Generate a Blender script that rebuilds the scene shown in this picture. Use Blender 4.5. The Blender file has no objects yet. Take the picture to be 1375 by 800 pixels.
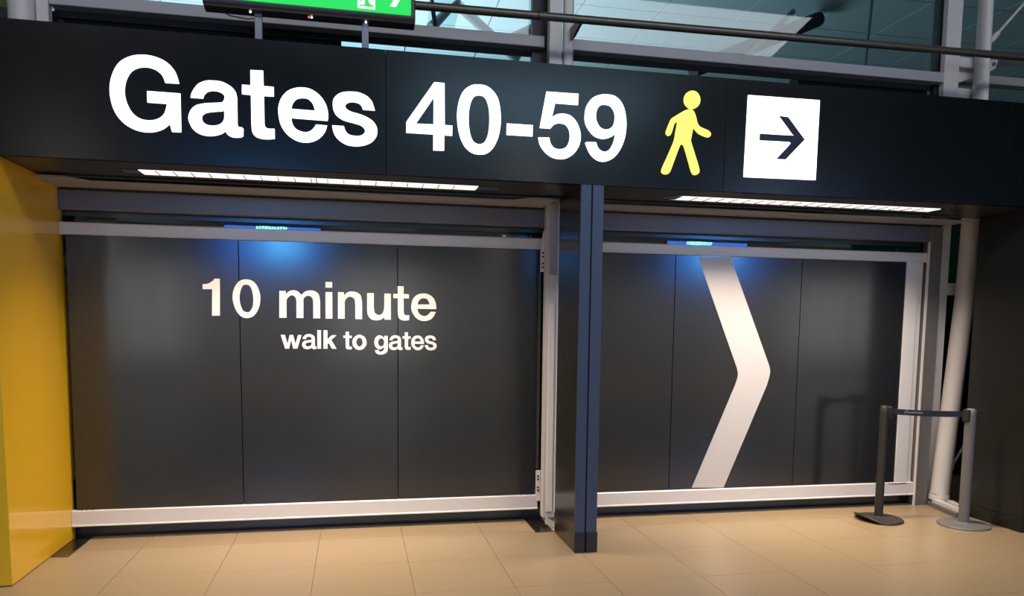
import bpy, bmesh, math, random
from mathutils import Vector, Matrix
random.seed(4)
S = bpy.context.scene
COL = S.collection

# ------------------------------------------------------------------ camera
cam = bpy.data.cameras.new('camera'); camo = bpy.data.objects.new('camera', cam); COL.objects.link(camo)
F, CX, CY = 1015.737, 686.774, 531.352
RT = ((0.979422, 0.201676, 0.007683), (-0.201514, 0.975113, 0.092448), (0.011153, -0.092094, 0.995688))
camo.matrix_world = Matrix(((RT[0][0], RT[0][2], -RT[0][1], 1.46591), (RT[1][0], RT[1][2], -RT[1][1], -4.32827),
                            (RT[2][0], RT[2][2], -RT[2][1], 1.56749), (0, 0, 0, 1)))
cam.sensor_fit = 'HORIZONTAL'; cam.sensor_width = 36.0; cam.lens = F / 1375 * 36
cam.shift_x = (687.5 - CX) / 1375; cam.shift_y = (CY - 400) / 1375
cam.clip_start = .05; cam.clip_end = 200
S.camera = camo

# ------------------------------------------------------------------ world, exposure
w = bpy.data.worlds.new('world'); S.world = w; w.use_nodes = True
w.node_tree.nodes['Background'].inputs[0].default_value = (.34, .46, .50, 1)
w.node_tree.nodes['Background'].inputs[1].default_value = .08
S.view_settings.view_transform = 'Standard'; S.view_settings.look = 'None'
S.view_settings.exposure = 0.0; S.view_settings.gamma = 1; S.view_settings.use_curve_mapping = False

# ------------------------------------------------------------------ large lamps
def area(name, loc, aim, sx, sy, power, col, spread=180):
    l = bpy.data.lights.new(name, 'AREA'); l.shape = 'RECTANGLE'; l.size = sx; l.size_y = sy
    l.energy = power; l.color = col; l.spread = math.radians(spread)
    o = bpy.data.objects.new(name, l); COL.objects.link(o); o.location = loc
    d = Vector(aim) - Vector(loc); o.rotation_euler = d.to_track_quat('-Z', 'Y').to_euler()
    return o
# unseen area lamps added behind the viewer to light the gate and its reflections
area('hall_fill', (0.0, -3.2, 5.9), (0.0, -2.2, 0), 5, 1.2, 108, (.95, .96, 1))
area('hall_fill', (5.4, -3.2, 5.9), (5.4, -2.2, 0), 5, 1.2, 108, (.95, .96, 1))
area('hall_fill', (4.9, -9.6, 5.9), (4.9, -9.6, 0), 4.6, 3.4, 190, (.42, .74, 1))
area('hall_fill', (6.0, -13.0, 5.9), (6.0, -16.0, 1.6), 26, 1.0, 1500, (1, .95, .88))
# cool upward area lamp added out of sight to brighten the roof panels
area('roof_fill', (1.0, 16.5, 2.6), (1.0, 16.5, 9), 7, 7, 1250, (.68, .93, .98), 175)
# linear lamps recessed in the soffit
for x0, x1 in ((0.14, 2.30), (3.80, 5.96)):
    area('soffit_light', ((x0 + x1) / 2, .955, 2.50), ((x0 + x1) / 2, .98, 0), x1 - x0, .10, 50, (1, .81, .62), 106)

# ------------------------------------------------------------------ materials
def lin(c):
    c = c / 255.0
    return c / 12.92 if c <= .04045 else ((c + .055) / 1.055) ** 2.4
def rgb(r, g, b): return (lin(r), lin(g), lin(b), 1)
def mat(name, col, rough=.5, metal=0, spec=.5, coat=0, emis=None, es=0, var=0, vscale=6, bump=0, bscale=200, stretch=None, rvar=0):
    m = bpy.data.materials.new(name); m.use_nodes = True; nt = m.node_tree; b = nt.nodes['Principled BSDF']
    b.inputs['Base Color'].default_value = col; b.inputs['Roughness'].default_value = rough
    b.inputs['Metallic'].default_value = metal; b.inputs['Specular IOR Level'].default_value = spec
    if coat:
        b.inputs['Coat Weight'].default_value = coat; b.inputs['Coat Roughness'].default_value = .05
    if emis:
        b.inputs['Emission Color'].default_value = emis; b.inputs['Emission Strength'].default_value = es
    tc = nt.nodes.new('ShaderNodeTexCoord'); mp = nt.nodes.new('ShaderNodeMapping')
    nt.links.new(tc.outputs['Object'], mp.inputs['Vector'])
    if stretch: mp.inputs['Scale'].default_value = stretch
    n = nt.nodes.new('ShaderNodeTexNoise'); n.inputs['Scale'].default_value = vscale; n.inputs['Detail'].default_value = 5
    nt.links.new(mp.outputs[0], n.inputs['Vector'])
    if var:
        mx = nt.nodes.new('ShaderNodeMix'); mx.data_type = 'RGBA'
        mx.inputs[6].default_value = [c * (1 - var) for c in col[:3]] + [1]
        mx.inputs[7].default_value = [min(1, c * (1 + var)) for c in col[:3]] + [1]
        nt.links.new(n.outputs[0], mx.inputs[0]); nt.links.new(mx.outputs[2], b.inputs['Base Color'])
    if rvar:
        mr = nt.nodes.new('ShaderNodeMapRange'); mr.inputs[3].default_value = max(0, rough - rvar); mr.inputs[4].default_value = rough + rvar
        nt.links.new(n.outputs[0], mr.inputs[0]); nt.links.new(mr.outputs[0], b.inputs['Roughness'])
    if bump:
        n2 = nt.nodes.new('ShaderNodeTexNoise'); n2.inputs['Scale'].default_value = bscale
        nt.links.new(tc.outputs['Object'], n2.inputs['Vector'])
        bp = nt.nodes.new('ShaderNodeBump'); bp.inputs['Strength'].default_value = bump; bp.inputs['Distance'].default_value = .002
        nt.links.new(n2.outputs[0], bp.inputs['Height']); nt.links.new(bp.outputs[0], b.inputs['Normal'])
    return m
M = {}
M['header'] = mat('header_black_satin', (.0022, .0040, .0055, 1), .21, spec=.55, rvar=.04, vscale=2)
M['soffit'] = mat('soffit_bronze', (.030, .027, .022, 1), .30, spec=.6, rvar=.03)
M['panel'] = mat('screen_charcoal_satin', (.014, .0155, .019, 1), .155, spec=1.0, rvar=.03, vscale=3, stretch=(3, 1, .4))
M['coldark'] = mat('column_dark_bronze', (.022, .019, .013, 1), .25, spec=.5, rvar=.04)
M['colreflect'] = mat('column_blue_reflection', (.048, .074, .145, 1), .36, spec=.7, rvar=.05)  # blue base colour stands in for a blue display mirrored in the strips
M['colbase'] = mat('column_base_black', (.018, .021, .030, 1), .4)
M['gap'] = mat('gap_black', (.002, .002, .002, 1), .8)
M['yellow'] = mat('yellow_gloss_laminate', (.88, .52, .016, 1), .28, spec=.5, coat=.6, var=.04, vscale=1.2)
M['blackwall'] = mat('pillar_black_satin', (.016, .016, .013, 1), .38, spec=.45, var=.1, vscale=2)
M['white'] = mat('white_painted_steel', (.66, .63, .61, 1), .38, spec=.5, var=.03, vscale=4)
M['rail'] = mat('rail_white_enamel', (.74, .71, .70, 1), .30, spec=.5, var=.02, vscale=4)
M['grey'] = mat('grey_painted_frame', (.16, .15, .145, 1), .35, spec=.5, var=.05, vscale=3)
M['housing'] = mat('housing_lilac_grey', (.125, .13, .165, 1), .30, spec=.6, var=.05, vscale=2)
M['kick'] = mat('kick_dark_steel', (.045, .065, .085, 1), .20, metal=.45, spec=.7, rvar=.05, vscale=3)
M['tile'] = mat('floor_beige_porcelain', (.345, .252, .150, 1), .30, spec=.45, var=.05, vscale=1.5, bump=.05, bscale=150, rvar=.05)
M['grout'] = mat('floor_grout', rgb(96, 76, 54), .8)
M['plate'] = mat('floor_plate_bronze', (.07, .06, .045, 1), .22, metal=.8)
M['darktube'] = mat('handrail_dark_steel', (.13, .12, .10, 1), .30, metal=.6, bump=.1)
M['mullion'] = mat('mullion_grey_white', (.40, .40, .43, 1), .4, var=.03)
M['chev'] = mat('white_film', (.60, .58, .59, 1), .35, spec=.5)
M['letterfilm'] = mat('letter_white_film', (.72, .69, .69, 1), .32, spec=.5)
M['glow'] = mat('letter_lit_white', (.8, .8, .8, 1), .4, emis=(.93, .97, 1, 1), es=1.9)
M['glowy'] = mat('figure_lit_yellow', (.8, .7, .1, 1), .4, emis=(1, .90, .13, 1), es=1.15)
M['arrowblack'] = mat('arrow_black', (.012, .02, .035, 1), .35)
M['louvre'] = mat('lamp_louvre_grey', (.35, .34, .32, 1), .4)
M['lamp'] = mat('lamp_tube_lit', (1, 1, 1, 1), .3, emis=(1, .95, .88, 1), es=1.0)
M['chrome'] = mat('lamp_end_reflector', (.55, .6, .7, 1), .12, metal=1)
M['green'] = mat('exit_green_lit', (0, .3, .06, 1), .3, emis=(.0, .60, .07, 1), es=1.05)
M['exitwhite'] = mat('exit_white_lit', (.8, .8, .8, 1), .3, emis=(.95, 1, .85, 1), es=.95)
M['exitbox'] = mat('exit_housing_dark', (.016, .018, .026, 1), .35, spec=.6)
M['stub'] = mat('sign_foot_grey', (.20, .22, .27, 1), .35, metal=.3)
M['led'] = mat('indicator_white', (1, 1, 1, 1), .3, emis=(1, 1, 1, 1), es=3)
M['ledred'] = mat('indicator_red', (.8, .1, .1, 1), .3, emis=(1, .1, .1, 1), es=1.5)
M['stblack'] = mat('stanchion_black_powder', (.030, .028, .024, 1), .5, bump=.3, bscale=400)
M['stgrey'] = mat('stanchion_grey_powder', (.20, .19, .185, 1), .42, metal=.2, bump=.1, bscale=400)
M['belt'] = mat('belt_navy_webbing', (.008, .013, .030, 1), .7, bump=.4, bscale=900)
M['print'] = mat('belt_print_pale', (.30, .32, .36, 1), .6)
M['blue'] = mat('display_blue_lit', (.02, .05, .2, 1), .3, emis=(.030, .15, .80, 1), es=9)
M['cyan'] = mat('display_text_lit', (.5, .8, 1, 1), .3, emis=(.10, .52, 1, 1), es=42)
M['hallwall'] = mat('hall_wall', (.30, .29, .29, 1), .7, var=.35, vscale=.5)
M['hallceil'] = mat('hall_ceiling', (.03, .04, .05, 1), .7)
M['roofpanel'] = mat('roof_panel_pale', (.62, .68, .70, 1), .35, var=.05, vscale=1)
M['roofdark'] = mat('roof_dark', (.010, .016, .018, 1), .6)
M['beam'] = mat('roof_beam_grey', (.22, .27, .28, 1), .5)
M['creamyellow'] = mat('sloping_panel_yellow', (.34, .28, .03, 1), .4)
M['cream'] = mat('sloping_panel_cream', (.45, .48, .36, 1), .4)
M['fargreen'] = mat('far_wall_green', (.06, .26, .14, 1), .5)
M['glow_block'] = mat('glowbox_lit', (.5, .5, .48, 1), .5, emis=(.80, .88, .92, 1), es=.9)
M['pale'] = mat('hall_column_pale', (.85, .80, .75, 1), .5)
M['gasket'] = mat('gasket_black', (.006, .007, .008, 1), .45)
def glassmat(name, tint, gl, rough):
    m = bpy.data.materials.new(name); m.use_nodes = True; nt = m.node_tree; nt.nodes.clear()
    o = nt.nodes.new('ShaderNodeOutputMaterial'); mx = nt.nodes.new('ShaderNodeMixShader')
    t = nt.nodes.new('ShaderNodeBsdfTransparent'); g = nt.nodes.new('ShaderNodeBsdfGlossy')
    # Schlick reflectance, the same on both faces of the pane
    lw = nt.nodes.new('ShaderNodeLayerWeight'); lw.inputs[0].default_value = .5
    pw = nt.nodes.new('ShaderNodeMath'); pw.operation = 'POWER'; pw.inputs[1].default_value = 5
    ma = nt.nodes.new('ShaderNodeMath'); ma.operation = 'MULTIPLY_ADD'; ma.inputs[1].default_value = 1 - gl; ma.inputs[2].default_value = gl
    nt.links.new(lw.outputs['Facing'], pw.inputs[0]); nt.links.new(pw.outputs[0], ma.inputs[0])
    t.inputs[0].default_value = tint; g.inputs['Roughness'].default_value = rough
    nt.links.new(ma.outputs[0], mx.inputs[0]); nt.links.new(t.outputs[0], mx.inputs[1]); nt.links.new(g.outputs[0], mx.inputs[2])
    nt.links.new(mx.outputs[0], o.inputs[0]); return m
M['glass'] = glassmat('facade_glass', (.78, .89, .92, 1), .035, .01)
M['darkglass'] = glassmat('dark_glass', (.35, .50, .45, 1), .12, .008)

# ------------------------------------------------------------------ helpers
def finish(name, bm, m, parent=None, smooth=False):
    me = bpy.data.meshes.new(name); bm.to_mesh(me); bm.free(); me.materials.append(M[m] if isinstance(m, str) else m)
    if smooth:
        for p in me.polygons: p.use_smooth = True
        try: me.set_sharp_from_angle(angle=math.radians(40))
        except Exception: pass
    o = bpy.data.objects.new(name, me); COL.objects.link(o)
    if parent is not None: o.parent = parent
    return o
def addbox(bm, x0, x1, y0, y1, z0, z1, bev=0, seg=1):
    vs = [bm.verts.new(p) for p in ((x0,y0,z0),(x1,y0,z0),(x1,y1,z0),(x0,y1,z0),(x0,y0,z1),(x1,y0,z1),(x1,y1,z1),(x0,y1,z1))]
    fs = [bm.faces.new([vs[i] for i in f]) for f in ((3,2,1,0),(4,5,6,7),(0,1,5,4),(1,2,6,5),(2,3,7,6),(3,0,4,7))]
    if bev:
        es = {e for f in fs for e in f.edges}
        bmesh.ops.bevel(bm, geom=list(es), offset=bev, segments=seg, affect='EDGES', profile=.6)
def box(name, x0, x1, y0, y1, z0, z1, m, parent=None, bev=0, seg=1):
    bm = bmesh.new(); addbox(bm, x0, x1, y0, y1, z0, z1, bev, seg); return finish(name, bm, m, parent)
def boxes(name, L, m, parent=None, bev=0):
    bm = bmesh.new()
    for b in L: addbox(bm, *b, bev)
    return finish(name, bm, m, parent)
def addtube(bm, pts, r, n=16, caps=True):
    pts = [Vector(p) for p in pts]; rings = []
    up = Vector((0, 0, 1))
    for i, p in enumerate(pts):
        d = (pts[min(i + 1, len(pts) - 1)] - pts[max(i - 1, 0)]).normalized()
        a = d.cross(up)
        if a.length < 1e-3: a = d.cross(Vector((0, 1, 0)))
        a.normalize(); b = d.cross(a).normalized()
        rr = r[i] if isinstance(r, (list, tuple)) else r
        rings.append([bm.verts.new(p + a * rr * math.cos(2 * math.pi * k / n) + b * rr * math.sin(2 * math.pi * k / n)) for k in range(n)])
    for i in range(len(rings) - 1):
        for k in range(n):
            bm.faces.new((rings[i][k], rings[i][(k + 1) % n], rings[i + 1][(k + 1) % n], rings[i + 1][k]))
    if caps: bm.faces.new(rings[0][::-1]); bm.faces.new(rings[-1])
    bmesh.ops.recalc_face_normals(bm, faces=bm.faces)
def tube(name, pts, r, m, parent=None, n=16):
    bm = bmesh.new(); addtube(bm, pts, r, n); return finish(name, bm, m, parent, True)
def lathe(name, prof, loc, m, parent=None, n=40):
    bm = bmesh.new(); rings = []
    for r, z in prof:
        rings.append([bm.verts.new((loc[0] + r * math.cos(2 * math.pi * k / n), loc[1] + r * math.sin(2 * math.pi * k / n), loc[2] + z)) for k in range(n)])
    for i in range(len(rings) - 1):
        for k in range(n):
            bm.faces.new((rings[i][k], rings[i][(k + 1) % n], rings[i + 1][(k + 1) % n], rings[i + 1][k]))
    bm.faces.new(rings[0][::-1]); bm.faces.new(rings[-1])
    bmesh.ops.recalc_face_normals(bm, faces=bm.faces)
    return finish(name, bm, m, parent, True)
def prism(name, poly, a0, a1, axis, m, parent=None, bev=0):
    """extrude a polygon along an axis: 'y' takes (x,z), 'x' takes (y,z), 'z' takes (x,y)"""
    bm = bmesh.new()
    def P(p, a): return {'y': (p[0], a, p[1]), 'x': (a, p[0], p[1]), 'z': (p[0], p[1], a)}[axis]
    A = [bm.verts.new(P(p, a0)) for p in poly]; B = [bm.verts.new(P(p, a1)) for p in poly]; n = len(poly)
    bm.faces.new(A); bm.faces.new(B[::-1])
    for i in range(n): bm.faces.new((A[i], A[(i + 1) % n], B[(i + 1) % n], B[i]))
    bmesh.ops.recalc_face_normals(bm, faces=bm.faces)
    if bev: bmesh.ops.bevel(bm, geom=list(bm.edges), offset=bev, segments=1, affect='EDGES')
    return finish(name, bm, m, parent)
def smoothpath(c, sub=5):
    n = len(c); out = []
    for i in range(n):
        p1, p2 = c[i], c[(i + 1) % n]
        if p1[2] and p2[2]: out.append((p1[0], p1[1])); continue
        p0 = c[i - 1] if not p1[2] else p1
        p3 = c[(i + 2) % n] if not p2[2] else p2
        for k in range(sub):
            t = k / sub; q = []
            for a in (0, 1):
                q.append(.5 * (2 * p1[a] + (p2[a] - p0[a]) * t + (2 * p0[a] - 5 * p1[a] + 4 * p2[a] - p3[a]) * t * t + (3 * p1[a] - p0[a] - 3 * p2[a] + p3[a]) * t ** 3))
            out.append(tuple(q))
    return out
def glyph(name, contours, y, depth, m, parent=None, sub=5, bevel=0):
    """flat outline with holes, standing in the x-z plane; its face is at y, its back at y + depth"""
    cu = bpy.data.curves.new(name, 'CURVE'); cu.dimensions = '2D'; cu.fill_mode = 'BOTH'
    cu.extrude = depth / 2
    for c in contours:
        pp = smoothpath(c, sub); sp = cu.splines.new('POLY'); sp.points.add(len(pp) - 1)
        for i, p in enumerate(pp): sp.points[i].co = (p[0], p[1], 0, 1)
        sp.use_cyclic_u = True
    to = bpy.data.objects.new('tmp', cu); COL.objects.link(to)
    dg = bpy.context.evaluated_depsgraph_get(); me = bpy.data.meshes.new_from_object(to.evaluated_get(dg))
    bpy.data.objects.remove(to); bpy.data.curves.remove(cu)
    me.transform(Matrix.Translation((0, y + depth / 2, 0)) @ Matrix.Rotation(math.pi / 2, 4, 'X'))
    me.materials.clear(); me.materials.append(M[m]); me.name = name
    o = bpy.data.objects.new(name, me); COL.objects.link(o)
    if parent is not None: o.parent = parent
    return o
def thing(name, label, cat, group=None):
    o = bpy.data.objects.new(name, None); COL.objects.link(o); o.empty_display_size = .1
    o['label'] = label; o['category'] = cat
    if group: o['group'] = group
    return o
def tag(o, label, cat, group=None):
    o['label'] = label; o['category'] = cat
    if group: o['group'] = group
    return o
def struct(o): o['kind'] = 'structure'; return o
def rebase(root):
    """move an Empty to the foot of its parts"""
    pts = [v.co for ch in root.children for v in (ch.data.vertices if ch.type == 'MESH' else [])]
    if not pts: return
    c = Vector(((min(p.x for p in pts) + max(p.x for p in pts)) / 2, (min(p.y for p in pts) + max(p.y for p in pts)) / 2, min(p.z for p in pts)))
    root.location = c
    seen = set()
    def walk(o):
        for ch in o.children:
            if ch.type == 'MESH' and ch.data.name not in seen:
                seen.add(ch.data.name); ch.data.transform(Matrix.Translation(-c))
            walk(ch)
    walk(root)
# ------------------------------------------------------------------ outlines (metres, x / z, 1 = corner)
HEAD = [[[[0.379,2.974,1],[0.363,3.014,0],[0.325,3.045,0],[0.265,3.055,0],[0.204,3.032,0],[0.168,2.98,0],[0.154,2.913,0],[0.162,2.851,0],[0.19,2.793,0],[0.234,2.759,0],[0.288,2.752,0],[0.336,2.766,0],[0.369,2.798,0],[0.385,2.854,1],[0.277,2.855,1],[0.277,2.919,1],[0.46,2.918,1],[0.459,2.695,1],[0.408,2.694,1],[0.397,2.739,1],[0.354,2.704,0],[0.289,2.684,0],[0.212,2.691,0],[0.141,2.73,0],[0.093,2.8,0],[0.074,2.901,0],[0.089,2.994,0],[0.13,3.069,0],[0.191,3.109,0],[0.255,3.123,0],[0.321,3.119,0],[0.387,3.093,0],[0.434,3.043,0],[0.455,2.975,1]]],[[[0.517,2.899,1],[0.528,2.935,0],[0.561,2.98,0],[0.603,3.001,0],[0.64,3.006,0],[0.693,3.003,0],[0.74,2.983,0],[0.769,2.955,0],[0.78,2.918,1],[0.779,2.765,1],[0.782,2.75,0],[0.789,2.745,0],[0.804,2.744,1],[0.813,2.737,1],[0.811,2.693,1],[0.795,2.685,0],[0.765,2.682,0],[0.739,2.686,0],[0.718,2.701,0],[0.71,2.716,1],[0.68,2.696,0],[0.627,2.683,0],[0.572,2.688,0],[0.528,2.714,0],[0.504,2.761,0],[0.504,2.796,0],[0.518,2.829,0],[0.547,2.856,0],[0.595,2.87,0],[0.642,2.876,0],[0.685,2.881,0],[0.701,2.89,0],[0.709,2.913,0],[0.702,2.931,0],[0.678,2.944,0],[0.644,2.947,0],[0.612,2.938,0],[0.593,2.918,0],[0.587,2.899,1]],[[0.705,2.839,1],[0.692,2.832,0],[0.662,2.828,0],[0.625,2.822,0],[0.596,2.813,0],[0.578,2.793,0],[0.582,2.766,0],[0.605,2.747,0],[0.644,2.744,0],[0.676,2.753,0],[0.698,2.773,0],[0.705,2.798,0]]],[[[0.86,3.083,1],[0.933,3.085,1],[0.934,2.995,1],[0.993,2.994,1],[0.993,2.939,1],[0.935,2.938,1],[0.935,2.793,1],[0.936,2.766,0],[0.943,2.753,0],[0.958,2.746,0],[0.994,2.747,1],[0.994,2.689,1],[0.96,2.684,0],[0.918,2.684,0],[0.882,2.696,0],[0.864,2.722,0],[0.86,2.77,1],[0.86,2.939,1],[0.809,2.94,1],[0.81,2.994,1],[0.859,2.994,1]]],[[[1.309,2.815,1],[1.093,2.818,1],[1.101,2.78,0],[1.125,2.751,0],[1.169,2.738,0],[1.203,2.746,0],[1.225,2.765,0],[1.239,2.788,1],[1.306,2.786,1],[1.292,2.747,0],[1.263,2.711,0],[1.224,2.687,0],[1.179,2.677,0],[1.124,2.684,0],[1.07,2.717,0],[1.032,2.77,0],[1.018,2.835,0],[1.02,2.885,0],[1.037,2.933,0],[1.068,2.971,0],[1.107,2.993,0],[1.156,3.003,0],[1.206,2.998,0],[1.25,2.975,0],[1.283,2.941,0],[1.305,2.898,0],[1.313,2.849,0]],[[1.093,2.872,1],[1.103,2.904,0],[1.125,2.931,0],[1.158,2.941,0],[1.194,2.938,0],[1.221,2.912,0],[1.235,2.87,1]]],[[[1.597,2.896,1],[1.524,2.896,1],[1.513,2.921,0],[1.493,2.934,0],[1.457,2.938,0],[1.428,2.929,0],[1.416,2.911,0],[1.425,2.893,0],[1.451,2.879,0],[1.496,2.869,0],[1.541,2.855,0],[1.581,2.832,0],[1.604,2.803,0],[1.611,2.772,0],[1.604,2.737,0],[1.575,2.702,0],[1.529,2.68,0],[1.477,2.672,0],[1.421,2.678,0],[1.37,2.709,0],[1.345,2.747,0],[1.336,2.789,1],[1.407,2.789,1],[1.417,2.76,0],[1.438,2.74,0],[1.478,2.734,0],[1.512,2.739,0],[1.534,2.759,0],[1.532,2.781,0],[1.51,2.8,0],[1.467,2.811,0],[1.411,2.823,0],[1.371,2.844,0],[1.349,2.873,0],[1.341,2.912,0],[1.347,2.949,0],[1.373,2.978,0],[1.406,2.993,0],[1.452,2.999,0],[1.502,2.997,0],[1.548,2.979,0],[1.579,2.948,0]]],[[[1.966,3.093,1],[2.032,3.093,1],[2.034,2.835,1],[2.083,2.834,1],[2.082,2.772,1],[2.032,2.772,1],[2.03,2.676,1],[1.962,2.674,1],[1.962,2.773,1],[1.791,2.773,1],[1.792,2.84,1]],[[1.964,2.999,1],[1.963,2.834,1],[1.851,2.832,1]]],[[[2.248,3.1,0],[2.306,3.093,0],[2.354,3.057,0],[2.384,3.0,0],[2.397,2.896,0],[2.386,2.797,0],[2.353,2.718,0],[2.31,2.676,0],[2.262,2.665,0],[2.208,2.674,0],[2.16,2.714,0],[2.127,2.788,0],[2.113,2.892,0],[2.123,2.982,0],[2.151,3.05,0],[2.198,3.089,0]],[[2.252,3.034,0],[2.292,3.022,0],[2.316,2.968,0],[2.323,2.891,0],[2.317,2.807,0],[2.295,2.749,0],[2.258,2.729,0],[2.218,2.745,0],[2.196,2.799,0],[2.187,2.882,0],[2.194,2.959,0],[2.216,3.016,0]]],[[[2.437,2.87,1],[2.609,2.87,1],[2.608,2.799,1],[2.436,2.799,1]]],[[[2.698,3.088,1],[2.914,3.089,1],[2.912,3.018,1],[2.757,3.019,1],[2.737,2.928,1],[2.768,2.948,0],[2.81,2.956,0],[2.859,2.948,0],[2.898,2.917,0],[2.923,2.873,0],[2.935,2.821,0],[2.926,2.761,0],[2.891,2.706,0],[2.846,2.675,0],[2.801,2.665,0],[2.745,2.672,0],[2.696,2.702,0],[2.661,2.746,0],[2.647,2.795,1],[2.721,2.798,1],[2.73,2.763,0],[2.754,2.735,0],[2.796,2.728,0],[2.835,2.743,0],[2.855,2.777,0],[2.861,2.816,0],[2.853,2.859,0],[2.828,2.887,0],[2.786,2.894,0],[2.752,2.882,0],[2.728,2.856,1],[2.656,2.856,1]]],[[[3.042,2.787,1],[3.055,2.754,0],[3.077,2.735,0],[3.102,2.73,0],[3.13,2.74,0],[3.154,2.773,0],[3.168,2.811,0],[3.176,2.854,1],[3.149,2.83,0],[3.093,2.812,0],[3.035,2.823,0],[2.992,2.86,0],[2.966,2.904,0],[2.96,2.95,0],[2.971,3.013,0],[3.009,3.068,0],[3.058,3.092,0],[3.1,3.099,0],[3.157,3.095,0],[3.201,3.068,0],[3.231,3.021,0],[3.247,2.955,0],[3.25,2.889,0],[3.24,2.822,0],[3.213,2.753,0],[3.167,2.694,0],[3.103,2.665,0],[3.046,2.674,0],[2.999,2.714,0],[2.967,2.779,1],[2.974,2.785,1]],[[3.098,3.033,0],[3.138,3.024,0],[3.163,2.99,0],[3.169,2.957,0],[3.162,2.91,0],[3.137,2.882,0],[3.104,2.873,0],[3.07,2.884,0],[3.046,2.916,0],[3.037,2.955,0],[3.044,2.998,0],[3.066,3.025,0]]]]
MAN = [[[[3.774,3.111,0],[3.771,3.088,0],[3.758,3.067,0],[3.74,3.053,0],[3.717,3.047,0],[3.694,3.05,0],[3.675,3.062,0],[3.661,3.08,0],[3.656,3.103,0],[3.66,3.126,0],[3.672,3.146,0],[3.691,3.16,0],[3.713,3.166,0],[3.736,3.164,0],[3.755,3.152,0],[3.769,3.133,0]]],[[[3.698,3.043,0],[3.726,3.036,0],[3.744,3.005,0],[3.77,2.94,0],[3.84,2.912,0],[3.86,2.892,0],[3.854,2.873,0],[3.832,2.867,0],[3.769,2.888,0],[3.73,2.926,1],[3.714,2.836,1],[3.751,2.741,0],[3.784,2.65,0],[3.779,2.623,0],[3.755,2.61,0],[3.729,2.625,0],[3.698,2.711,0],[3.665,2.799,0],[3.65,2.806,0],[3.636,2.797,0],[3.598,2.695,0],[3.571,2.623,0],[3.548,2.605,0],[3.52,2.608,0],[3.509,2.631,0],[3.544,2.713,0],[3.591,2.823,0],[3.603,2.889,0],[3.615,2.956,1],[3.592,2.939,0],[3.574,2.881,0],[3.559,2.86,0],[3.539,2.865,0],[3.533,2.884,0],[3.549,2.928,0],[3.568,2.97,0],[3.588,2.986,0],[3.657,3.029,0]]]]
TILE = [[[4.126,3.168,1],[4.679,3.171,1],[4.675,2.62,1],[4.116,2.614,1]]]
ARROW = [[[4.364,3.042,1],[4.436,3.039,1],[4.572,2.894,1],[4.431,2.75,1],[4.357,2.748,1],[4.464,2.862,0],[4.457,2.87,0],[4.224,2.868,1],[4.224,2.914,1],[4.462,2.916,0],[4.469,2.928,0]]]
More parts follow.
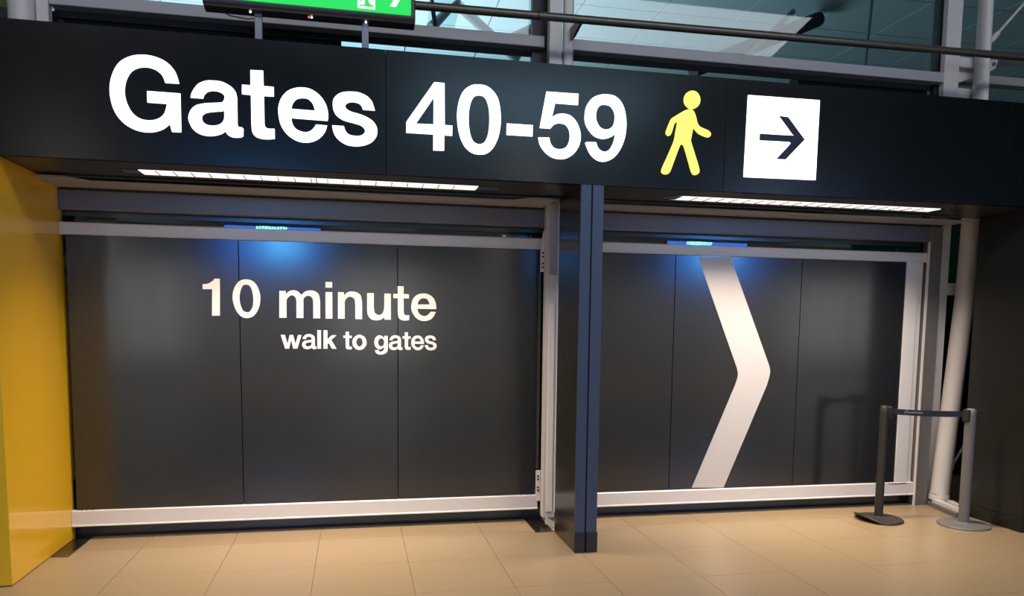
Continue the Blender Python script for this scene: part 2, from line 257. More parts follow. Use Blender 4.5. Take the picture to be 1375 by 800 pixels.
BIG = [[[[0.472,1.883,1],[0.509,1.884,1],[0.504,1.617,1],[0.449,1.616,1],[0.455,1.807,1],[0.39,1.807,1],[0.39,1.842,1],[0.421,1.845,0],[0.448,1.859,0],[0.464,1.871,0]]],[[[0.691,1.884,0],[0.736,1.872,0],[0.767,1.835,0],[0.784,1.783,0],[0.786,1.731,0],[0.773,1.674,0],[0.74,1.621,0],[0.692,1.602,0],[0.649,1.615,0],[0.614,1.662,0],[0.595,1.728,0],[0.596,1.78,0],[0.613,1.832,0],[0.646,1.872,0]],[[0.688,1.845,0],[0.713,1.836,0],[0.73,1.801,0],[0.737,1.749,0],[0.733,1.692,0],[0.714,1.654,0],[0.691,1.645,0],[0.664,1.658,0],[0.647,1.701,0],[0.642,1.748,0],[0.65,1.8,0],[0.665,1.835,0]]],[[[0.921,1.805,1],[0.968,1.805,1],[0.966,1.779,1],[0.986,1.801,0],[1.021,1.812,0],[1.053,1.804,0],[1.078,1.778,1],[1.104,1.803,0],[1.137,1.813,0],[1.175,1.808,0],[1.203,1.783,0],[1.212,1.735,1],[1.211,1.607,1],[1.161,1.607,1],[1.162,1.73,1],[1.155,1.758,0],[1.132,1.773,0],[1.109,1.767,0],[1.093,1.748,0],[1.092,1.719,1],[1.09,1.608,1],[1.04,1.608,1],[1.042,1.732,1],[1.035,1.759,0],[1.013,1.774,0],[0.99,1.765,0],[0.973,1.741,0],[0.971,1.712,1],[0.97,1.609,1],[0.918,1.608,1]]],[[[1.251,1.803,1],[1.301,1.804,1],[1.3,1.606,1],[1.25,1.606,1]],[[1.252,1.878,1],[1.301,1.878,1],[1.301,1.835,1],[1.251,1.835,1]]],[[[1.342,1.804,1],[1.386,1.804,1],[1.386,1.78,1],[1.41,1.803,0],[1.443,1.811,0],[1.481,1.804,0],[1.508,1.782,0],[1.518,1.741,1],[1.518,1.605,1],[1.468,1.606,1],[1.467,1.725,1],[1.46,1.757,0],[1.431,1.772,0],[1.405,1.76,0],[1.391,1.734,0],[1.391,1.705,1],[1.39,1.607,1],[1.34,1.607,1]]],[[[1.556,1.801,1],[1.606,1.802,1],[1.605,1.698,1],[1.613,1.654,0],[1.642,1.638,0],[1.669,1.65,0],[1.681,1.685,0],[1.683,1.724,1],[1.684,1.8,1],[1.733,1.8,1],[1.732,1.603,1],[1.684,1.604,1],[1.684,1.623,1],[1.661,1.605,0],[1.625,1.597,0],[1.586,1.605,0],[1.562,1.634,0],[1.555,1.673,0],[1.555,1.722,1]]],[[[1.784,1.858,1],[1.829,1.858,1],[1.829,1.8,1],[1.869,1.798,1],[1.868,1.765,1],[1.829,1.767,1],[1.829,1.667,1],[1.834,1.645,0],[1.847,1.639,0],[1.871,1.64,1],[1.87,1.603,1],[1.842,1.598,0],[1.81,1.603,0],[1.791,1.62,0],[1.785,1.647,0],[1.784,1.691,1],[1.784,1.767,1],[1.751,1.767,1],[1.751,1.8,1],[1.784,1.799,1]]],[[[2.076,1.688,1],[1.934,1.689,1],[1.941,1.661,0],[1.961,1.642,0],[1.989,1.635,0],[2.014,1.645,0],[2.034,1.669,1],[2.074,1.668,1],[2.059,1.636,0],[2.031,1.608,0],[1.986,1.596,0],[1.941,1.607,0],[1.907,1.639,0],[1.888,1.678,0],[1.887,1.722,0],[1.902,1.767,0],[1.932,1.795,0],[1.976,1.807,0],[2.021,1.799,0],[2.056,1.772,0],[2.073,1.735,0],[2.077,1.706,0]],[[1.934,1.722,1],[1.944,1.751,0],[1.961,1.766,0],[1.984,1.77,0],[2.009,1.762,0],[2.027,1.724,1]]]]
SMALL = [[[[0.926,1.483,1],[0.955,1.483,1],[0.974,1.416,1],[0.989,1.482,1],[1.015,1.482,1],[1.03,1.416,1],[1.049,1.482,1],[1.075,1.482,1],[1.044,1.381,1],[1.013,1.381,1],[1.0,1.445,1],[0.984,1.381,1],[0.955,1.381,1]]],[[[1.0824,1.4527,1],[1.0861,1.4652,0],[1.0972,1.4809,0],[1.1113,1.4883,0],[1.1238,1.49,0],[1.1416,1.489,0],[1.1574,1.482,0],[1.1672,1.4722,0],[1.1709,1.4593,1],[1.1706,1.4059,1],[1.1716,1.4007,0],[1.1739,1.399,0],[1.179,1.3986,1],[1.182,1.3962,1],[1.1813,1.3808,1],[1.1759,1.378,0],[1.1658,1.377,0],[1.1571,1.3784,0],[1.15,1.3836,0],[1.1473,1.3889,1],[1.1372,1.3819,0],[1.1194,1.3773,0],[1.1009,1.3791,0],[1.0861,1.3882,0],[1.078,1.4046,0],[1.078,1.4168,0],[1.0827,1.4283,0],[1.0925,1.4377,0],[1.1086,1.4426,0],[1.1244,1.4447,0],[1.1389,1.4464,0],[1.1443,1.4495,0],[1.147,1.4576,0],[1.1446,1.4638,0],[1.1366,1.4684,0],[1.1251,1.4694,0],[1.1143,1.4663,0],[1.108,1.4593,0],[1.1059,1.4527,1]],[[1.1457,1.4318,1],[1.1413,1.4293,0],[1.1312,1.4279,0],[1.1187,1.4258,0],[1.109,1.4227,0],[1.1029,1.4157,0],[1.1043,1.4063,0],[1.112,1.3997,0],[1.1251,1.3986,0],[1.1359,1.4018,0],[1.1433,1.4087,0],[1.1457,1.4175,0]]],[[[1.189,1.52,1],[1.216,1.52,1],[1.215,1.381,1],[1.187,1.381,1]]],[[[1.234,1.521,1],[1.263,1.519,1],[1.262,1.453,1],[1.294,1.483,1],[1.328,1.483,1],[1.29,1.447,1],[1.329,1.381,1],[1.294,1.381,1],[1.271,1.424,1],[1.262,1.413,1],[1.262,1.381,1],[1.232,1.381,1]]],[[[1.3946,1.5103,1],[1.4199,1.511,1],[1.4202,1.4809,1],[1.4407,1.4806,1],[1.4407,1.4622,1],[1.4206,1.4619,1],[1.4206,1.4134,1],[1.4209,1.4044,0],[1.4234,1.4001,0],[1.4285,1.3977,0],[1.441,1.3981,1],[1.441,1.3787,1],[1.4292,1.377,0],[1.4147,1.377,0],[1.4023,1.381,0],[1.396,1.3897,0],[1.3946,1.4057,1],[1.3946,1.4622,1],[1.377,1.4625,1],[1.3773,1.4806,1],[1.3943,1.4806,1]]],[[[1.55,1.431,0],[1.546,1.409,0],[1.534,1.39,0],[1.517,1.377,0],[1.496,1.373,0],[1.476,1.377,0],[1.459,1.39,0],[1.448,1.408,0],[1.444,1.43,0],[1.448,1.452,0],[1.46,1.47,0],[1.477,1.483,0],[1.497,1.488,0],[1.517,1.483,0],[1.535,1.471,0],[1.546,1.453,0]],[[1.52,1.432,0],[1.517,1.416,0],[1.508,1.404,0],[1.497,1.399,0],[1.485,1.404,0],[1.477,1.416,0],[1.474,1.432,0],[1.477,1.448,0],[1.485,1.46,0],[1.497,1.465,0],[1.509,1.46,0],[1.517,1.448,0]]],[[[1.682,1.482,1],[1.709,1.481,1],[1.709,1.383,1],[1.702,1.358,0],[1.68,1.343,0],[1.651,1.338,0],[1.622,1.348,0],[1.61,1.373,1],[1.639,1.373,1],[1.649,1.361,0],[1.668,1.366,0],[1.68,1.381,0],[1.681,1.395,1],[1.661,1.381,0],[1.637,1.38,0],[1.615,1.4,0],[1.607,1.429,0],[1.615,1.464,0],[1.637,1.484,0],[1.661,1.482,0],[1.681,1.466,1]],[[1.681,1.431,0],[1.678,1.416,0],[1.67,1.405,0],[1.659,1.401,0],[1.647,1.405,0],[1.639,1.416,0],[1.636,1.431,0],[1.639,1.446,0],[1.648,1.458,0],[1.659,1.462,0],[1.67,1.458,0],[1.678,1.447,0]]],[[[1.7213,1.4487,1],[1.7249,1.4612,0],[1.7358,1.4769,0],[1.7497,1.4843,0],[1.7619,1.486,0],[1.7794,1.485,0],[1.7949,1.478,0],[1.8045,1.4682,0],[1.8081,1.4553,1],[1.8078,1.4019,1],[1.8088,1.3967,0],[1.8111,1.395,0],[1.816,1.3946,1],[1.819,1.3922,1],[1.8183,1.3768,1],[1.8131,1.374,0],[1.8032,1.373,0],[1.7946,1.3744,0],[1.7876,1.3796,0],[1.785,1.3849,1],[1.7751,1.3779,0],[1.7576,1.3733,0],[1.7394,1.3751,0],[1.7249,1.3842,0],[1.717,1.4006,0],[1.717,1.4128,0],[1.7216,1.4243,0],[1.7312,1.4337,0],[1.747,1.4386,0],[1.7626,1.4407,0],[1.7767,1.4424,0],[1.782,1.4455,0],[1.7847,1.4536,0],[1.7824,1.4598,0],[1.7744,1.4644,0],[1.7632,1.4654,0],[1.7527,1.4623,0],[1.7464,1.4553,0],[1.7444,1.4487,1]],[[1.7833,1.4278,1],[1.7791,1.4253,0],[1.7692,1.4239,0],[1.7569,1.4218,0],[1.7474,1.4187,0],[1.7414,1.4117,0],[1.7427,1.4023,0],[1.7503,1.3957,0],[1.7632,1.3946,0],[1.7738,1.3978,0],[1.781,1.4047,0],[1.7833,1.4135,0]]],[[[1.8364,1.5093,1],[1.8612,1.51,1],[1.8616,1.4799,1],[1.8817,1.4796,1],[1.8817,1.4612,1],[1.8619,1.4609,1],[1.8619,1.4124,1],[1.8622,1.4034,0],[1.8646,1.3991,0],[1.8697,1.3967,0],[1.882,1.3971,1],[1.882,1.3777,1],[1.8704,1.376,0],[1.8561,1.376,0],[1.8439,1.38,0],[1.8377,1.3887,0],[1.8364,1.4047,1],[1.8364,1.4612,1],[1.819,1.4615,1],[1.8193,1.4796,1],[1.836,1.4796,1]]],[[[1.9827,1.4208,1],[1.9109,1.4219,1],[1.9136,1.4087,0],[1.9215,1.3987,0],[1.9362,1.3941,0],[1.9475,1.3969,0],[1.9548,1.4035,0],[1.9594,1.4115,1],[1.9817,1.4108,1],[1.977,1.3973,0],[1.9674,1.3848,0],[1.9544,1.3765,0],[1.9395,1.373,0],[1.9212,1.3754,0],[1.9033,1.3869,0],[1.8907,1.4052,0],[1.886,1.4278,0],[1.8867,1.4451,0],[1.8923,1.4617,0],[1.9026,1.4749,0],[1.9156,1.4825,0],[1.9318,1.486,0],[1.9485,1.4843,0],[1.9631,1.4763,0],[1.974,1.4645,0],[1.9813,1.4496,0],[1.984,1.4326,0]],[[1.9109,1.4406,1],[1.9142,1.4517,0],[1.9215,1.461,0],[1.9325,1.4645,0],[1.9445,1.4635,0],[1.9534,1.4545,0],[1.9581,1.4399,1]]],[[[2.0763,1.4508,1],[2.0519,1.4508,1],[2.0482,1.4596,0],[2.0415,1.4641,0],[2.0295,1.4655,0],[2.0198,1.4624,0],[2.0158,1.4561,0],[2.0188,1.4497,0],[2.0275,1.4448,0],[2.0425,1.4413,0],[2.0576,1.4364,0],[2.071,1.4283,0],[2.0787,1.4181,0],[2.081,1.4072,0],[2.0787,1.3949,0],[2.069,1.3826,0],[2.0536,1.3748,0],[2.0362,1.372,0],[2.0174,1.3741,0],[2.0004,1.385,0],[1.992,1.3984,0],[1.989,1.4131,1],[2.0128,1.4131,1],[2.0161,1.4029,0],[2.0231,1.3959,0],[2.0365,1.3938,0],[2.0479,1.3956,0],[2.0552,1.4026,0],[2.0546,1.4103,0],[2.0472,1.417,0],[2.0328,1.4209,0],[2.0141,1.4251,0],[2.0007,1.4325,0],[1.9933,1.4427,0],[1.9907,1.4564,0],[1.9927,1.4694,0],[2.0014,1.4796,0],[2.0124,1.4849,0],[2.0278,1.487,0],[2.0445,1.4863,0],[2.0599,1.48,0],[2.0703,1.4691,0]]]]
CHEV = [[[4.224,2.146,1],[4.512,2.155,1],[4.887,1.299,1],[4.91,1.242,0],[4.916,1.185,0],[4.892,1.09,1],[4.527,0.217,1],[4.237,0.227,1],[4.597,1.091,1],[4.618,1.16,0],[4.616,1.211,0],[4.59,1.28,1]]]
# ================================================================== STRUCTURE
# floor: slab under the grout, one object per tile near the gate
fl = box('floor', -9, 26, -16, 2.2, -.12, -.004, 'grout'); struct(fl)
bmt = bmesh.new(); addbox(bmt, .0012, .5988, .0012, .5988, -.010, 0, .0012)
t0 = finish('tile', bmt, 'tile', fl)
ntile = 0
for i in range(-2, 14):
    for j in range(-2, 3):
        x, y = i * .6, j * .6
        if j == 2 and False: continue
        t = t0 if ntile == 0 else t0.copy()
        if ntile: COL.objects.link(t); t.parent = fl
        t.location = (x, y, random.uniform(-.0003, .0003)); ntile += 1
rest = boxes('tile_field', [(-9, -1.2, -16, 1.8, -.010, 0), (8.4, 26, -16, 1.8, -.010, 0), (-1.2, 8.4, -16, -1.2, -.010, 0)], 'tile', fl)
struct(box('wall_back', -9, 26, -16.2, -16, 0, 6.5, 'hallwall'))
struct(box('wall_back_upper', -9, 26, -16, -15.97, 3.25, 6.5, 'hallceil'))
struct(box('wall_left', -9.2, -9, -16, 1.7, 0, 6.5, 'hallwall'))
struct(box('wall_right', 26, 26.2, -16, 1.7, 0, 6.5, 'hallwall'))
struct(box('ceiling', -9, 26, -16, .2, 6.5, 6.6, 'hallceil'))

# unseen glow blocks added to mirror in the barriers; pale columns of the hall
def glow_block(x0, x1, label):
    t = thing('glowbox', label, 'glowbox', 'glow blocks added behind the viewer')
    box('dark_top', x0 - .1, x1 + .1, -15.95, -15.6, 3.3, 3.8, 'exitbox', t)
    box('lit_pane', x0, x1, -15.9, -15.85, .5, 3.3, 'glow_block', t)
    box('dark_base', x0, x1, -15.95, -15.7, 0, .5, 'exitbox', t)
    rebase(t)
glow_block(-6.4, -3.2, 'lit shopfront added to mirror at the left of the left barrier')
glow_block(.8, 3.4, 'lit shopfront added to mirror in the middle of the left barrier')
glow_block(15.8, 19.5, 'lit shopfront added to mirror in the right barrier')
for x, yy in ((-5.3, -14.7), (6.1, -14.7), (13.0, -14.7)):
    o = lathe('hall_column', [(.34, 0), (.34, 6.5)], (x, yy, 0), 'pale', None, 32)
    tag(o, {0: 'pale round hall column behind the viewer, nearest the left wall', 1: 'pale round hall column mirrored beside the middle post', 2: 'pale round hall column mirrored in the right barrier'}[(-5.3, 6.1, 13.0).index(x)], 'column')

for x, lab in ((3.66, 'slim pale post beside the viewer, mirrored near the middle post'),):
    o = lathe('hall_post', [(.10, 0), (.10, 3.4)], (x, -2.95, 0), 'pale', None, 24); tag(o, lab, 'post')

# dark glossy kick plate along the foot of the glazing
struct(box('baseboard_back', -.56, 6.37, 1.60, 1.63, 0, .115, 'kick'))
kb = box('trim_1', -.56, 6.37, 1.585, 1.60, 0, .012, 'gasket'); struct(kb)

# glazing behind the barriers
win = struct(box('window_1', -.56, 6.56, 1.69, 1.702, 0.115, 2.50, 'darkglass'))
box('pane', 6.60, 17, 1.86, 1.872, .05, 2.9, 'darkglass', win)
box('transom', -.56, 6.37, 1.585, 1.69, 2.302, 2.345, 'kick', win)
struct(box('wall_far', -9, 6.4, 3.1, 3.2, 0, 3.55, 'roofdark'))
struct(box('wall_far', 6.4, 17, 3.1, 3.2, 0, 3.55, 'fargreen'))
struct(box('floor_far', -9, 17, 2.2, 3.1, -.12, -.004, 'roofdark'))

# white flange plate behind the soffit, cut back at an angle beside each post
trim = prism('trim_2', [(-.53, 1.50), (-.53, 1.13), (-.36, 1.13), (-.25, 1.262), (2.62, 1.262), (2.74, 1.13), (2.90, 1.13), (2.90, 1.50)], 2.484, 2.498, 'z', 'mullion'); struct(trim)
struct(prism('trim_3', [(3.11, 1.50), (3.11, 1.262), (6.38, 1.262), (6.56, 1.262), (6.56, 1.50)], 2.484, 2.498, 'z', 'mullion'))
struct(box('trim_4', -.53, 6.50, 1.503, 1.60, 2.466, 2.482, 'gasket'))

# upper glazing above the header
up = struct(box('window_2', -.535, 6.56, 1.62, 1.632, 3.0, 7.5, 'glass'))
box('pane', 6.58, 17, 1.86, 1.872, 3.0, 7.5, 'glass', up)
box('pane', -9, -.62, 1.86, 1.872, 3.0, 7.5, 'glass', up)
bm = bmesh.new()
bm.free()
for x0, x1, ya, za, zb in ((-.535, 2.90, 1.50, 3.688, 3.77), (3.10, 6.43, 1.50, 3.688, 3.77), (6.60, 12, 1.78, 3.815, 3.888)):
    box('transom', x0, x1, ya, ya + .11, za, zb, 'mullion', up, .004)
for g_ in ((-.535, 2.815, 1.60, 1.616, 3.645, 3.705), (2.935, 6.39, 1.60, 1.616, 3.645, 3.705), (2.815, 2.935, 1.56, 1.615, 3.0, 7.5), (6.39, 6.44, 1.57, 1.615, 3.0, 7.5)):
    box('gasket', *g_, 'gasket', up)
struct(box('wall_bulkhead', -9, 1.38, 1.66, 1.80, 3.0, 3.70, 'roofdark'))
struct(box('wall_bulkhead', 5.15, 6.40, 1.66, 1.80, 3.0, 3.70, 'roofdark'))

# roof of the hall beyond, pale panels laid on the diagonal
cei = struct(box('ceiling_far', -14, 26, 1.9, 30, 9.6, 9.7, 'roofdark'))
bmp = bmesh.new(); addbox(bmp, .014, 1.986, .014, 1.986, 9.3, 9.33, .006)
pn = finish('roof_panel', bmp, 'roofpanel', cei); k = 0
for i in range(-4, 12):
    for j in range(0, 10):
        p = pn if k == 0 else pn.copy()
        if k: COL.objects.link(p); p.parent = cei
        p.location = (.9 + i * 2.0, 6.0 + j * 2.0, 0); p.rotation_euler = (0, 0, 0); k += 1

# ================================================================== HEADER SIGN
hs = thing('header_sign', 'long black overhead sign band reading Gates 40-59 above both bays', 'sign')
xs = [-2.95, -.64, 1.665, 3.97, 6.275, 8.58]
for a, b in zip(xs, xs[1:]):
    box('header_panel', a + .0007, b - .0007, .6177, .66, 2.512, 3.27, 'header', hs, .0015)
box('backing', -2.95, 8.58, .662, .76, 2.56, 3.262, 'gasket', hs)
# bronze soffit in strips round the two lamp slots
L = [(-2.95, 8.58, .64, .868, 2.512, 2.53), (-2.95, 8.58, 1.06, 1.255, 2.512, 2.53), (-2.95, .035, .868, 1.06, 2.512, 2.53),
     (2.455, 3.69, .868, 1.06, 2.512, 2.53), (6.06, 8.58, .868, 1.06, 2.512, 2.53)]
boxes('soffit', L, 'soffit', hs)
box('shadow_groove', -.5, 6.3, 1.135, 1.165, 2.506, 2.513, 'gap', hs)
NAMES = ['G', 'a', 't', 'e', 's', '4', '0', '-', '5', '9']
for ch, g in zip(NAMES, HEAD):
    o = glyph('letter' if ch.isalpha() else 'numeral' if ch != '-' else 'dash', g, .6085, .010, 'glow', hs)
fig = glyph('walking_figure', MAN[1], .6085, .010, 'glowy', hs, 4)
fig['label'] = 'lit yellow walking figure'
fh = glyph('head', MAN[0], .6085, .010, 'glowy', fig, 4)
tl = prism('arrow_tile', [(p[0], p[1]) for p in TILE[0]], .6085, .6177, 'y', 'glow', hs, .004); tl['label'] = 'lit white square tile with black arrow'
glyph('arrow', ARROW, .6070, .0014, 'arrowblack', tl, 3)
rebase(hs)

# recessed lamps
def lamp(x0, x1, l0, l1, label):
    t = thing('recessed_light', label, 'light', 'linear lamps recessed in the soffit')
    boxes('trough', [(x0, x1, .868, 1.06, 2.575, 2.585), (x0, x1, .868, .874, 2.514, 2.575), (x0, x1, 1.052, 1.06, 2.514, 2.575)], 'chrome', t)
    mid = (l0 + l1) / 2
    for a, b in ((l0, mid - .006), (mid + .006, l1)):
        bm = bmesh.new(); addbox(bm, a, b, .895, 1.035, 2.511, 2.535, .004); finish('lamp_tube', bm, 'lamp', t)
    n = int((l1 - l0) / .105); bm = bmesh.new(); addbox(bm, -.0025, .0025, .885, 1.045, 2.506, 2.5108)
    lv = finish('louvre', bm, 'louvre', t); lv.location.x = l0 + .105
    for i in range(2, n):
        c2 = lv.copy(); COL.objects.link(c2); c2.parent = t; c2.location.x = l0 + i * .105
    for a, b in ((x0, l0), (l1, x1)):
        prism('end_reflector', [(a, 2.514), (b, 2.514), (b, 2.56), (a, 2.52)], .90, 1.03, 'y', 'chrome', t)
    rebase(t)
lamp(.037, 2.453, .14, 2.30, 'lit linear lamp in the soffit over the left bay')
lamp(3.692, 6.058, 3.80, 5.96, 'lit linear lamp in the soffit over the right bay')

# ================================================================== COLUMN between the bays
c = thing('column', 'dark square-edged column with two front strips tinted for a blue reflection between the bays', 'column')
box('side_cladding', 2.947, 3.107, .632, 1.157, .0, 2.511, 'coldark', c, .002)
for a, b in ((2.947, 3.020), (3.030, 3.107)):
    box('front_strip', a, b, .6175, .631, .14, 2.511, 'colreflect', c, .0015)
for a, b in ((2.945, 3.020), (3.030, 3.111)):
    box('base_plate', a, b, .608, .631, .002, .142, 'colbase', c, .002)
box('joint', 3.020, 3.030, .626, .631, .002, 2.511, 'gap', c)
rebase(c)

# ================================================================== YELLOW PILLAR
y = thing('yellow_pillar', 'glossy yellow clad pillar at the left edge under the sign band', 'pillar')
box('cladding', -2.95, -.532, .527, 1.57, .004, 2.511, 'yellow', y, .003)
box('plinth', -2.94, -.537, .535, 1.56, 0, .006, 'gap', y)
prism('edge_flange', [(1.568, .425), (1.68, .440), (1.68, 1.885), (1.568, 1.885)], -.542, -.532, 'x', 'yellow', y)
prism('edge_tab', [(1.568, 1.948), (1.68, 1.955), (1.68, 2.012), (1.568, 2.032)], -.542, -.532, 'x', 'yellow', y)
rebase(y)

# ================================================================== BLACK PILLAR
b_ = thing('black_pillar', 'tall matt black clad pillar at the right edge under the sign band', 'pillar')
box('cladding', 6.56, 8.6, .548, 1.16, .105, 2.511, 'blackwall', b_, .003)
box('skirting', 6.552, 8.62, .540, 1.168, 0, .103, 'blackwall', b_, .002)
rebase(b_)

# ================================================================== BARRIERS
def rail(name, x0, x1, z0, z1, parent):
    # face with a small lip top and bottom
    poly = [(1.500, z0 + .012), (1.500, z1 - .006), (1.506, z1), (1.560, z1), (1.560, z0), (1.492, z0), (1.492, z0 + .008)]
    return prism(name, poly, x0, x1, 'x', 'rail', parent)
lb = thing('barrier', 'left dark panelled barrier reading 10 minute walk to gates, in white rails', 'barrier')
for a, b in ((-.500, .638), (.643, 1.782), (1.787, 2.905)):
    box('panel', a, b, 1.518, 1.545, .20, 2.18, 'panel', lb, .001)
rail('top_rail', -.53, 2.905, 2.165, 2.250, lb)
rail('bottom_rail', -.53, 2.895, .100, .215, lb)
pl = prism('bracket_plate', [(2.885, 1.99), (2.925, 1.99), (2.925, 2.33), (2.905, 2.30), (2.885, 2.17)], 1.476, 1.482, 'y', 'rail', lb)
for zz in (2.02, 2.05, 2.10, 2.13): box('bolt', 2.897, 2.912, 1.470, 1.476, zz, zz + .012, 'gap', pl)
pl = prism('bracket_plate', [(2.872, .17), (2.91, .17), (2.91, .42), (2.872, .42)], 1.476, 1.482, 'y', 'rail', lb)
for zz in (.25, .275, .34, .365): box('bolt', 2.884, 2.898, 1.470, 1.476, zz, zz + .014, 'gap', pl)
for xx in (-.47, -.44, -.40, 2.76, 2.80, 2.83): box('bolt', xx, xx + .012, 1.508, 1.520, .215, .219, 'gap', lb)
for n_, g in zip('10minute', BIG): glyph('numeral' if n_.isdigit() else 'letter', g, 1.5155, .0022, 'letterfilm', lb, 4)
for g in SMALL: glyph('letter', g, 1.5155, .0022, 'letterfilm', lb, 3)
rebase(lb)
rb = thing('barrier', 'right dark panelled barrier with a tall white chevron, in white rails', 'barrier')
for a, b in ((3.06, 4.028), (4.033, 5.172), (5.177, 6.19)):
    box('panel', a, b, 1.518, 1.545, .20, 2.18, 'panel', rb, .001)
rail('top_rail', 3.06, 6.366, 2.160, 2.242, rb)
rail('bottom_rail', 3.06, 6.366, .096, .212, rb)
box('stile', 6.180, 6.300, 1.506, 1.56, .205, 2.163, 'rail', rb, .003)
box('stile', 6.302, 6.364, 1.532, 1.57, .205, 2.163, 'rail', rb, .003)
box('end_cap', 6.12, 6.30, 1.500, 1.512, .196, .206, 'rail', rb)
glyph('chevron', CHEV, 1.5155, .0022, 'chev', rb, 4)
rebase(rb)

# grey portal frame: long housing and right-hand jamb
pf = thing('portal_frame', 'grey metal frame with long housing over both bays and right jamb', 'frame')
prism('housing', [(1.500, 2.345), (1.500, 2.466), (1.60, 2.466), (1.60, 2.335), (1.508, 2.335)], -.53, 6.372, 'x', 'housing', pf)
box('jamb', 6.374, 6.505, 1.488, 1.56, 0, 2.466, 'grey', pf, .002)
box('jamb_bead', 6.368, 6.380, 1.480, 1.50, 0, 2.335, 'rail', pf)
rebase(pf)

# floor channels
def fplate(poly, label):
    o = prism('floor_channel', poly, -.004, .003, 'z', 'plate'); tag(o, label, 'floor channel')
    return o
fplate([(-.531, 1.095), (-.418, 1.085), (-.418, 1.58), (-.531, 1.58)], 'dark metal floor channel beside the yellow pillar')
fplate([(2.802, 1.165), (2.945, 1.165), (2.945, 1.58), (2.802, 1.58)], 'dark metal floor channel beside the middle column')

# ================================================================== STEEL POSTS
sp = thing('steel_post', 'white steel post between the left barrier and the dark middle column', 'post')
box('shaft', 2.912, 3.010, 1.40, 1.475, .05, 7.2, 'white', sp, .004)
box('shaft_pipe', 3.022, 3.10, 1.38, 1.46, 3.3, 7.2, 'white', sp, .035, 4)
box('cover_strip', 2.935, 2.985, 1.382, 1.399, 1.96, 2.505, 'mullion', sp, .004)
box('cover_strip', 2.935, 2.985, 1.384, 1.399, .10, 1.74, 'rail', sp, .006)
box('edge_bead', 3.000, 3.011, 1.388, 1.40, .10, 2.505, 'rail', sp)
prism('foot_plate', [(2.905, .10), (2.905, .035), (2.985, -.0), (2.985, .035)], 1.27, 1.285, 'y', 'rail', sp)
rebase(sp)
sp = thing('steel_post', 'white steel post rising beside the grey jamb at the right', 'post')
box('shaft', 6.562, 6.640, 1.55, 1.60, .0, 2.55, 'white', sp, .003)
box('shaft', 6.430, 6.575, 1.50, 1.555, 3.0, 7.2, 'white', sp, .003)
box('rear_flange', 6.46, 6.60, 1.56, 1.60, 2.3, 3.4, 'white', sp)
box('lug', 6.58, 6.74, 1.51, 1.53, 3.56, 3.66, 'white', sp, .02, 3)
box('lug', 6.58, 6.72, 1.51, 1.53, 3.83, 3.92, 'white', sp, .02, 3)
box('cross_arm', 6.60, 6.82, 1.57, 1.60, 1.885, 1.992, 'white', sp, .003)
prism('arm', [(6.567, 3.801), (6.712, 3.868), (6.92, 3.935), (7.019, 3.943), (6.995, 3.865), (6.884, 3.806), (6.721, 3.75), (6.582, 3.702)], 1.562, 1.577, 'y', 'white', sp, .003)
lathe('bolt', [(.016, 0), (.016, .012)], (0, 0, 0), 'grey', sp, 12).data.transform(Matrix.Translation((6.969, 1.560, 3.901)) @ Matrix.Rotation(math.pi / 2, 4, 'X'))
rebase(sp)
sp = thing('steel_post', 'white steel post above the sign band at the far left', 'post')
box('shaft', -.612, -.536, 1.49, 1.56, 3.0, 7.2, 'white', sp, .003)
tube('pipe', [(-.70, 1.50, 3.0), (-.70, 1.50, 7.2)], .082, 'white', sp, 24)
rebase(sp)
tc_ = thing('steel_tube_column', 'thick round white steel tube leaning behind the grey stanchion', 'column')
tube('tube', [(6.598, 1.45, .10), (6.606, 1.45, .14), (6.735, 1.45, 1.90), (6.752, 1.45, 2.6), (6.752, 1.45, 7.2)], [.078, .078, .078, .078, .077], 'white', tc_, 32)
lathe('foot_collar', [(.085, 0), (.085, .03), (.080, .05)], (6.600, 1.45, .06), 'white', tc_, 24)
prism('plinth', [(6.508, 1.48), (6.405, 1.03), (6.535, 1.03), (6.545, 1.175), (6.76, 1.175), (6.76, 1.50)], 0.0, .040, 'z', 'grey', tc_, .003)
prism('foot_blade', [(6.52, 1.44), (6.57, 1.44), (6.50, 1.09), (6.462, 1.06), (6.455, 1.12)], .040, .068, 'z', 'rail', tc_)
prism('foot_blade', [(6.60, 1.36), (6.66, 1.36), (6.585, 1.185), (6.555, 1.18), (6.56, 1.24)], .040, .068, 'z', 'rail', tc_)
box('base_block', 6.72, 6.95, 1.56, 1.74, .0, .24, 'grey', tc_, .006)
rebase(tc_)
for za, zb, label in ((4.055, 4.49, 'thin white tie rod above the sign band at the right'), (.25, .69, 'thin white tie rod low behind the grey stanchion')):
    tr = thing('tie_rod', label, 'rod')
    xa, xb = (6.86, 7.26) if za > 3 else (6.70, 6.97)
    tube('rod', [(xa, 1.50, za), (xb, 1.50, zb)], .012, 'white', tr, 10)
    d = Vector((xb - xa, 0, zb - za)).normalized()
    p0 = Vector((xa, 1.50, za)); tube('turnbuckle', [p0, p0 + d * .02, p0 + d * .10, p0 + d * .13], [.014, .026, .026, .013], 'white', tr, 12)
    rebase(tr)

# handrail
hr = thing('handrail', 'long dark round rail crossing the upper glazing', 'rail')
tube('tube', [(1.0, 1.10, 3.735), (8.2, 1.10, 3.808)], .0285, 'darktube', hr, 20)
tube('tube_joint', [(2.745, 1.10, 3.7528), (2.752, 1.10, 3.7529)], .0295, 'gap', hr, 20)
prism('bracket', [(1.10, 3.775), (1.38, 3.80), (1.38, 3.71), (1.30, 3.71), (1.10, 3.74)], 3.065, 3.085, 'x', 'darktube', hr)
prism('bracket', [(1.08, 3.80), (1.60, 3.98), (1.60, 3.90), (1.08, 3.75)], 7.03, 7.05, 'x', 'darktube', hr)
rebase(hr)

